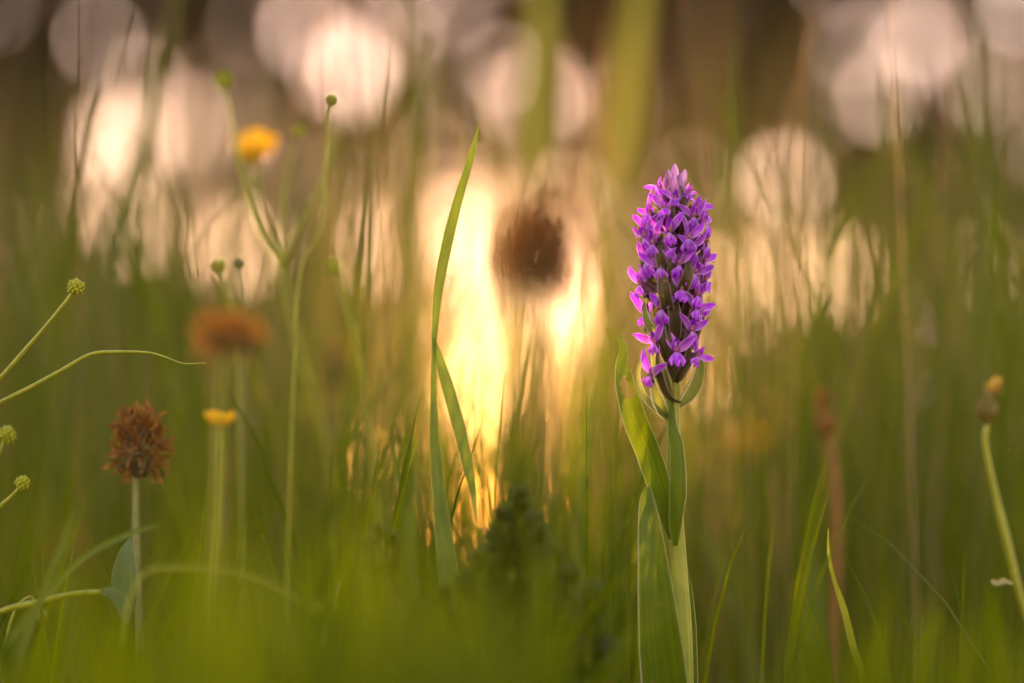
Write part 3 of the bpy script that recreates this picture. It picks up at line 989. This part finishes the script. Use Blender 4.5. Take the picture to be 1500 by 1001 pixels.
t = blade_thing('grass_plant', 'long green grass blade rising left of centre with its bent second blade', [(702, 181), (690, 230), (669, 300), (653, 365), (642, 425), (637, 480), (635, 540), (635, 610), (640, 690), (648, 770), (660, 860), (675, 960), (688, 1060)],
                [1, 10, 14, 16, 15, 11, 7, 9, 15, 20, 26, 32, 36, 38], .945, d1=.93)
mb = MB()
ribbon(mb, [P(635, 495, .94), P(641, 520, .94), P(654, 565, .938), P(670, 622, .936), P(684, 680, .935), P(693, 725, .935), P(698, 770, .935)], pxw([4, 12, 19, 20, 17, 9, 2]), (.3, -1, 0), .3, n=40, nu=7)
mb.build('leaf_blade', M['blade'], t)

GB = 'single grass blades and stalks out of focus'
blade_thing('grass_plant', 'small green grass tip curving left near the lower right corner', [(1213, 775), (1214, 812), (1222, 850), (1236, 893), (1250, 950), (1265, 1000)], [2, 5, 6, 10, 11, 11], .95, m='pale_blade')
blade_thing('grass_plant', 'very thin dark grass stalk in front of the low sun glow', [(738, 548), (733, 610), (727, 680), (722, 760), (718, 860)], [1, 3, 3, 3, 3], .99)
for lab, pts, ws, d, m in [
    ('broad soft green blade hanging at the top right of centre', [(800, -60), (790, 60), (783, 180), (778, 300), (770, 460), (762, 640)], [20, 40, 48, 44, 36, 30], 1.75, 'blade_dull'),
    ('broad grey green blade left of the orchid spike', [(945, -60), (928, 60), (912, 180), (900, 300), (884, 440), (862, 600)], [20, 34, 42, 44, 40, 34], 1.8, 'blade_dull'),
    ('slim blurred blade left of the tall grass tip', [(604, -40), (596, 80), (588, 200), (582, 320), (588, 480)], [10, 16, 20, 20, 18], 1.6, 'blade_dull'),
    ('pale blurred stalk crossing the orange glow left of centre', [(640, 30), (628, 150), (618, 300), (612, 450), (604, 640)], [6, 14, 16, 18, 18], 1.5, 'blade_dull'),
    ('slanting blurred grass blade in the upper left', [(262, -20), (232, 100), (200, 220), (166, 330), (136, 440), (110, 560)], [6, 12, 14, 14, 14, 12], 1.35, 'blade_dull'),
    ('second slanting blurred blade left of the yellow buttercup', [(240, 60), (222, 180), (200, 280), (172, 380), (160, 520)], [4, 10, 12, 12, 12], 1.3, 'blade_dull'),
    ('pale straight stalk behind the left seed heads', [(128, 430), (112, 500), (96, 580), (84, 680)], [6, 10, 10, 10], 1.3, 'blade_dull'),
    ('dark straight stalk along the upper right edge', [(1434, -30), (1440, 80), (1443, 180), (1442, 300), (1436, 460)], [4, 8, 9, 9, 9], 1.25, 'blade_dull'),
    ('soft bright green blade low between orchid and withered brown stalk', [(1185, 800), (1192, 870), (1190, 950), (1186, 1040)], [6, 28, 34, 34], 1.12, 'blade'),
    ('curving green blade right of the orchid leaf base', [(1020, 760), (1060, 840), (1090, 930), (1100, 1040)], [4, 16, 20, 20], 1.15, 'blade'),
    ('soft upright blade above the dark clump near the centre', [(706, 130), (722, 220), (735, 330), (742, 450)], [5, 10, 12, 12], 1.4, 'blade_dull'),
    ('arching blurred blade across the lower left corner', [(232, 770), (190, 782), (130, 812), (80, 858), (20, 930), (-20, 1010)], [3, 8, 9, 9, 9, 9], .90, 'blade'),
    ('pale pointed blade tip in the lower left corner', [(112, 745), (92, 800), (66, 860), (30, 950), (0, 1040)], [5, 11, 12, 12, 12], .87, 'blade'),
    ('faint pale dry blade at the bottom left of centre', [(498, 850), (484, 900), (468, 960), (456, 1020)], [4, 8, 10, 10], .91, 'pale'),
    ('diagonal brown green stalk at far right behind the withered bud', [(1330, 520), (1345, 640), (1352, 760), (1350, 900)], [6, 14, 16, 16], 1.3, 'blade_dull'),
    ('dark slim blade in the tall grass right of centre', [(868, 560), (858, 650), (850, 740), (846, 860)], [4, 10, 12, 12], 1.08, 'blade'),
    ('dark slim blade next to the low sun on the left', [(608, 640), (606, 720), (600, 800), (590, 900)], [4, 10, 14, 14], 1.04, 'blade'),
    ('short dark blade leaning left of the long bent blade', [(575, 660), (590, 740), (602, 820), (612, 920)], [3, 9, 12, 12], 1.03, 'blade'),
]:
    blade_thing('grass_plant', lab, pts, ws, d, m=m, group=GB)


# ------------------------------------------------------------------ flowers, buds and dried heads
def stem_through(t, pts, d, wpx, m='herb_stem', d1=None, taper=.8, name='stem', rad=None):
    d1 = d if d1 is None else d1
    k = len(pts)
    pp = [P(x, y, d + (d1 - d) * i / (k - 1)) for i, (x, y) in enumerate(pts)]
    mb = MB()
    r0 = px2m(wpx / 2, d)
    tube(mb, pp, [r0 * (taper + (1.05 - taper) * min(1, q / 6)) * random.uniform(.86, 1.12) for q in range(14)], n=max(28, 6 * k), seg=8)
    return mb.build(name, M[m], t)


def rooted(pts, d):
    """extend a stem's photo path down to the ground"""
    x, y = pts[-1]
    x0, y0 = pts[-2]
    yg = 800 + CAM_H / d * FPX + 8
    pts = list(pts)
    if y < yg:
        sl = max(-.35, min(.35, (x - x0) / max(1, (y - y0)))) * .5
        pts += [(x + sl * (yg - y) * .5, y + (yg - y) * .5), (x + sl * (yg - y) * .7, yg)]
    return pts


def seed_head(c, r, t, axis=Vector((0, 0, 1)), m='seed', spikes=34, name='seed_head'):
    """bumpy ball of beaked seeds"""
    mb = MB()
    g = math.pi * (3 - math.sqrt(5))
    for k in range(spikes):
        z = 1 - 2 * (k + .5) / spikes
        rr_ = math.sqrt(1 - z * z)
        dr = Vector((rr_ * math.cos(k * g), rr_ * math.sin(k * g), z))
        q = r * random.uniform(.92, 1.12)
        tip = c + dr * q * 1.08 + Vector((random.uniform(-.1, .1), random.uniform(-.1, .1), random.uniform(-.05, .15))) * r
        tube(mb, [c + dr * q * .3, c + dr * q * .7, c + dr * q * .92, tip], [r * .22, r * .30, r * .20, r * .02], n=6, seg=6)
    return mb.build(name, M[m], t)


def bud_plant(label, pts, d, r, wpx, group='green seed heads of buttercups', m='seed', base=None, stem_m='herb_stem', spikes=34):
    pts = rooted(pts, d) if base is None else pts
    g = ground_at(P(*pts[-1], d))
    t = empty('seed_head_stalk', g, label, 'seed head', group)
    stem_through(t, pts, d, wpx, stem_m)
    c = P(pts[0][0], pts[0][1], d)
    seed_head(c, px2m(r, d), t, m=m, spikes=spikes)
    return t


bud_plant('round green seed head on a slanting stem at the left edge', [(111, 421), (98, 440), (60, 486), (20, 532), (-20, 580), (-60, 660), (-80, 800)], .95, 12.5, 6)
bud_plant('small green seed head half cut by the left edge', [(10, 638), (0, 660), (-20, 700), (-40, 800)], .975, 13, 5)
bud_plant('spiky green seed head low at the left edge', [(33, 708), (20, 724), (0, 742), (-30, 775), (-60, 850)], .955, 11, 6)
bud_plant('drooping faint green seed head on an arching stem at lower left', [(462, 889), (440, 880), (390, 852), (330, 835), (260, 832), (215, 838), (190, 880), (180, 960)], .86, 11, 5)
bud_plant('tiny brownish seed head below the bright upper disc', [(487, 145), (481, 170), (478, 230), (470, 330), (440, 400), (430, 560)], 1.02, 8, 4)
bud_plant('hazy green seed head in front of the dark bush left of centre', [(490, 391), (500, 430), (520, 500), (540, 620)], 1.07, 12, 5)
bud_plant('tiny dull green seed head above the blurred orange clover', [(322, 388), (330, 420), (345, 480), (350, 600)], 1.06, 9, 4)
bud_plant('faint dull bud beside the pale gap above the orange clover', [(350, 384), (355, 430), (358, 500), (356, 620)], 1.06, 6, 3, m='dull_stem', stem_m='dull_stem')
bud_plant('small seed head hidden in the leaves at the lower left corner', [(60, 902), (50, 880), (40, 876), (20, 900), (0, 980)], .965, 9, 4)

# bare curving stalk
pts = rooted([(302, 532), (268, 533), (240, 523), (215, 517), (170, 516), (132, 520), (90, 543), (40, 570), (0, 590), (-50, 620), (-85, 720)], .95)
t = empty('bare_stalk', ground_at(P(*pts[-1], .95)), 'bare green stalk curving from the left edge towards the orange clover', 'stalk')
stem_through(t, pts, .95, 6, taper=.35)

# stalk with a withering leaf at lower left
pts = rooted([(168, 872), (140, 868), (100, 872), (50, 884), (0, 897), (-40, 930)], .93)
t = empty('leafy_stalk', ground_at(P(*pts[-1], .93)), 'yellow green stalk entering low from the left with a grey folded leaf', 'stalk')
stem_through(t, pts, .93, 9, taper=.9)
mb = MB()
ribbon(mb, [P(142, 866, .93), P(160, 868, .928), P(176, 882, .927), P(184, 900, .927), P(188, 915, .93)], pxw([3, 16, 24, 18, 2]), (.3, -1, .6), .4, n=18, nu=7)
mb.build('leaf', M['herb_leaf'], t)


def floret_mesh():
    mb = MB()
    ribbon(mb, mm([(0, 0, 0), (0, -.25, 2), (0, -.2, 4.2), (0, .5, 6.0), (0, 1.3, 6.9)]), [.0008, .0018, .0021, .0014, .0003], (0, -1, 0), .9, n=8, nu=4, vee=.2)
    return mb.mesh('floret')


FLORET = {}
for key in ('rust', 'rust_light', 'rust_dark', 'core'):
    FLORET[key] = floret_mesh()
    FLORET[key].materials.append(M[key])


def clover(label, cx, cy, d, rpx, stem_pts, wpx, m='rust', n=90, flat=1.0, stem_m='dull_stem', droop=.3, group='dried brown clover heads', ry=None, green_base=False):
    pts = rooted(stem_pts, d)
    g = ground_at(P(*pts[-1], d))
    t = empty('dried_clover', g, label, 'clover', group)
    stem_through(t, pts, d, wpx, stem_m)
    c = P(cx, cy, d)
    r = px2m(rpx, d)
    mb = MB()
    tube(mb, [c + Vector((0, 0, -r * .75 * flat)), c + Vector((0, 0, -r * .3)), c + Vector((0, 0, r * .2)), c + Vector((0, 0, r * .55 * flat))], [r * .2, r * .55, r * .5, r * .1], n=10, seg=12)
    head = mb.build('flower_head', M['core'], t)
    ga = math.pi * (3 - math.sqrt(5))
    for k in range(n):
        z = 1 - 1.75 * (k + .5) / n
        rr_ = math.sqrt(max(0, 1 - z * z))
        a = k * ga + random.uniform(-.2, .2)
        dr = Vector((rr_ * math.cos(a), rr_ * math.sin(a), z))
        o = bpy.data.objects.new('floret', FLORET[m if random.random() < .62 else ('rust_dark' if z > -.3 else 'core')])
        o.parent = head
        lift = .45 + .55 * z
        up = (dr * .8 + Vector((random.uniform(-droop, droop), random.uniform(-droop, droop), lift + random.uniform(-droop, droop)))).normalized()
        q = up.to_track_quat('Z', 'Y').to_matrix().to_4x4() @ Matrix.Rotation(random.uniform(0, 6.28), 4, 'Z')
        o.matrix_basis = Matrix.Translation(c + Vector((dr.x * .62, dr.y * .62, dr.z * flat * .72)) * r * random.uniform(.75, 1.22) - g) @ q @ Matrix.Scale(r * .52 / .0069 * random.uniform(.6, 1.35), 4)
        col.objects.link(o)
    return t, g, c, r


t, g, c, r = clover('rust brown dried clover head on an upright stem at left, fairly sharp', 205, 655, .985, 44, [(199, 690), (199, 730), (199, 780), (200, 830), (203, 900)], 10, 'rust', 220, 1.35, droop=.5)
mb = MB()
ribbon(mb, [P(186, 905, .955), P(183, 880, .952), P(182, 850, .95), P(185, 815, .95), P(190, 788, .952)], pxw([6, 32, 40, 36, 22, 2]), (.15, -1, .1), .3, n=20, nu=9)
mb.build('leaf', M['herb_leaf'], t)
clover('flat orange brown clover head, blurred, left of centre', 330, 496, .785, 50, [(328, 525), (322, 600), (318, 700), (316, 820)], 8, 'rust_light', 130, .5, 'herb_stem', droop=.5)
clover('big dark umber flower head, blurred, in the middle of the bright glow', 790, 378, .57, 80, [(788, 420), (784, 520), (778, 640), (770, 800)], 2.5, 'rust_dark', 210, 1.1, 'herb_stem', droop=.8)
clover('dull red brown clover head very blurred low at the left', 100, 815, 1.16, 36, [(100, 840), (100, 900), (98, 960)], 7, 'rust', 50, 1.0)
clover('small orange brown head blurred above the left grass tuft', 497, 540, 1.34, 30, [(497, 560), (500, 640), (505, 740)], 7, 'rust', 50, 1.2)


def withered(label, cx, cy, d, k, stem_pts, wpx, stem_m, top='ochre', lean=(0, 0), cup='cup'):
    """spent composite flower: green cup below, shrivelled florets on top"""
    pts = rooted(stem_pts, d)
    g = ground_at(P(*pts[-1], d))
    t = empty('withered_flower', g, label, 'flower', 'withered flower buds')
    stem_through(t, pts, d, wpx, stem_m)
    u = lambda x, y: P(cx + (x + lean[0] * -y) * k, cy + y * k, d)
    mb = MB()
    tube(mb, [u(-4, 34), u(-6, 22), u(-5, 6), u(-2, -8), u(2, -16)], [px2m(5 * k, d), px2m(10 * k, d), px2m(10 * k, d), px2m(9 * k, d), px2m(10 * k, d)], n=14, seg=12, ridge=.05)
    for q in range(14):
        a = q / 14 * 6.283
        b0 = u(-5, 26) + Vector((math.cos(a), math.sin(a), 0)) * px2m(10 * k, d)
        ribbon(mb, [b0, b0 + Vector((math.cos(a) * .0012, math.sin(a) * .0012, .003)) * k, b0 + Vector((math.cos(a) * .0002, math.sin(a) * .0002, .0075)) * k], [px2m(7 * k, d), px2m(7 * k, d), 1e-4], (math.cos(a), math.sin(a), 0), .3, n=6, nu=3)
    mb.build('flower_cup', M[cup], t)
    mb = MB()
    for q in range(46):
        a = random.uniform(0, 6.283)
        s_ = random.uniform(.1, 1)
        b0 = u(1, -6)
        e = u(5, -27) + Vector((math.cos(a) * s_, math.sin(a) * s_, random.uniform(-.8, .7))) * px2m(14 * k, d)
        ribbon(mb, [b0, (b0 + e) * .5 + Vector((math.cos(a) * s_, math.sin(a) * s_, .2)) * px2m(7 * k, d), e, e + (u(1, -22) - e) * .3], [px2m(3 * k, d), px2m(4 * k, d), px2m(4 * k, d), px2m(1.5, d)], (math.cos(a), math.sin(a), .2), .3, n=9, nu=3)
    mb.build('shrivelled_petals', M[top], t)
    return t


withered('withered yellow flower bud on a tall stem near the right edge', 1452, 588, 1.015, 1.0, [(1446, 622), (1443, 650), (1456, 715), (1474, 790), (1494, 870), (1520, 960)], 11, 'herb_stem')
withered('orange brown withered bud on a reddish stem, very blurred, right of the orchid', 1208, 606, 1.115, 1.05, [(1212, 630), (1222, 690), (1226, 770), (1224, 860), (1222, 960)], 14, 'red_stem', 'rust', (-.3, 0), 'rust')


def buttercup(label, cx, cy, d, wpx, stems, tilt=.7, branch=None):
    pts = rooted(stems, d)
    g = ground_at(P(*pts[-1], d))
    t = empty('buttercup', g, label, 'buttercup', 'yellow buttercups')
    stem_through(t, pts, d, 7)
    c = P(cx, cy, d)
    r = px2m(wpx / 2, d)
    up = Vector((random.uniform(-.2, .2), -tilt, 1)).normalized()
    q = up.to_track_quat('Z', 'Y').to_matrix()
    for k in range(5):
        a = k / 5 * 6.283 + .3
        dr = Vector((math.cos(a), math.sin(a), 0))
        mb = MB()
        ribbon(mb, [c + q @ p for p in (Vector((0, 0, -r * .55)) + dr * r * .1, dr * r * .62 + Vector((0, 0, -r * .35)), dr * r * .95 + Vector((0, 0, r * .05)), dr * r * 1.0 + Vector((0, 0, r * .38)))], [r * .25, r * 1.05, r * 1.2, r * .45], q @ Vector((-dr.x * .3, -dr.y * .3, 1)), .35, n=10, nu=7)
        mb.build('petal', M['yellow'], t)
    mb = MB()
    for k in range(26):
        a, s_ = random.uniform(0, 6.283), random.uniform(.05, .42)
        b0 = c + q @ Vector((math.cos(a) * s_ * r * .4, math.sin(a) * s_ * r * .4, -r * .4))
        e = c + q @ Vector((math.cos(a) * s_ * r, math.sin(a) * s_ * r, r * random.uniform(-.05, .12)))
        tube(mb, [b0, (b0 + e) * .5, e], [r * .03, r * .03, r * .05], n=4, seg=5)
    mb.build('stamens', M['ochre'], t)
    return t, g


t, g = buttercup('yellow buttercup high on a branching stem in the upper left', 373, 216, 1.16, 68, [(373, 240), (376, 290), (392, 345), (411, 392), (424, 450), (446, 540), (476, 640), (490, 760)])
stem_through(t, [(494, 186), (478, 250), (452, 310), (428, 350), (411, 392)], 1.085, 6)
stem_through(t, [(327, 124), (336, 160), (352, 240), (376, 330), (411, 392)], 1.085, 6)
stem_through(t, [(438, 196), (420, 260), (412, 330), (411, 392)], 1.085, 4)
seed_head(P(327, 120, 1.085), px2m(14, 1.085), t)
seed_head(P(438, 192, 1.085), px2m(9, 1.085), t)
buttercup('small yellow flower seen from the side above the bright green haze', 322, 612, 1.04, 46, [(322, 628), (321, 700), (318, 780), (312, 860)], .0)
buttercup('large yellow blur right of the orchid stem', 1091, 648, 1.42, 72, [(1091, 670), (1094, 740), (1096, 860)], .4)
buttercup('dull yellow blur low behind the brown withered stem', 1150, 610, 1.75, 60, [(1150, 640), (1152, 700), (1152, 800)], .4)


def leafy_clump(label, stems, d, leaf_px, seed, m='herb_dark', cat='herb'):
    """bushy herb: several upright shoots set with small oval leaves"""
    random.seed(seed)
    g = ground_at(P(stems[0][0], 1240, d))
    t = empty('leafy_herb', g, label, cat, 'dark leafy herbs against the low sun')
    for (xt, yt, xb, wd, nl) in stems:
        dd = d + random.uniform(-.012, .012)
        yb = 800 + CAM_H / dd * FPX
        path = [P(xt, yt, dd), P(xt + (xb - xt) * .4, yt + (yb - yt) * .35, dd), P(xb, yb, dd)]
        mb = MB()
        tube(mb, path, [px2m(1.5), px2m(4), px2m(6)], n=14, seg=6)
        shoot = mb.build('shoot', M['herb_stem'], t)
        sp = spline(path, 60)
        mb = MB()
        for k in range(nl):
            f = random.uniform(0, 1) ** 1.3
            b0 = sp[int(f * 46)]
            a = random.uniform(0, 6.283)
            spread = wd * (.25 + .75 * min(1, f * 1.6))
            ln = px2m(random.uniform(.5, 1.0) * spread, dd)
            o_ = Vector((math.cos(a), math.sin(a), random.uniform(-.1, .9)))
            e = b0 + o_.normalized() * ln
            lw = px2m(leaf_px * random.uniform(.6, 1.2), dd)
            mid = b0 + (e - b0) * .55 + Vector((0, 0, ln * .12))
            ribbon(mb, [b0, mid, e], [lw * .15, lw, lw * .9, lw * .1], (random.uniform(-.5, .5), -.6, 1), .3, n=7, nu=3)
        o = mb.build('leaves', M[m], shoot)
        o['kind'] = 'stuff'
    return t


leafy_clump('dark leafy herb clump standing against the low sun', [(762, 724, 760, 62, 130), (738, 748, 742, 60, 110), (786, 760, 780, 62, 110), (720, 786, 725, 60, 100), (812, 800, 800, 62, 100), (698, 816, 705, 60, 90), (770, 780, 765, 80, 140), (838, 836, 822, 60, 80), (680, 850, 690, 60, 70), (750, 800, 750, 90, 140), (650, 868, 665, 70, 80), (868, 862, 850, 70, 80), (720, 830, 722, 95, 120), (800, 838, 795, 95, 120), (615, 890, 632, 70, 70)], .865, 26, 5)
leafy_clump('smaller dark round herb left of the long bent blade', [(552, 774, 555, 44, 100), (574, 788, 565, 42, 80), (534, 794, 545, 40, 80), (556, 806, 558, 50, 90)], .87, 24, 6)
random.seed(21)

# the bit of pale dry leaf caught on the right-hand stem
t = empty('dry_leaf_scrap', P(1478, 856, .985), 'scrap of pale dry leaf caught on the stem at the right edge', 'leaf')
mb = MB()
ribbon(mb, [P(1452, 852, .985), P(1462, 855, .983), P(1472, 852, .985), P(1484, 856, .986)], pxw([7, 11, 9, 3]), (0, -1, .5), .4, n=16, nu=5, wave=.4)
mb.build('blade', M['pale'], t)
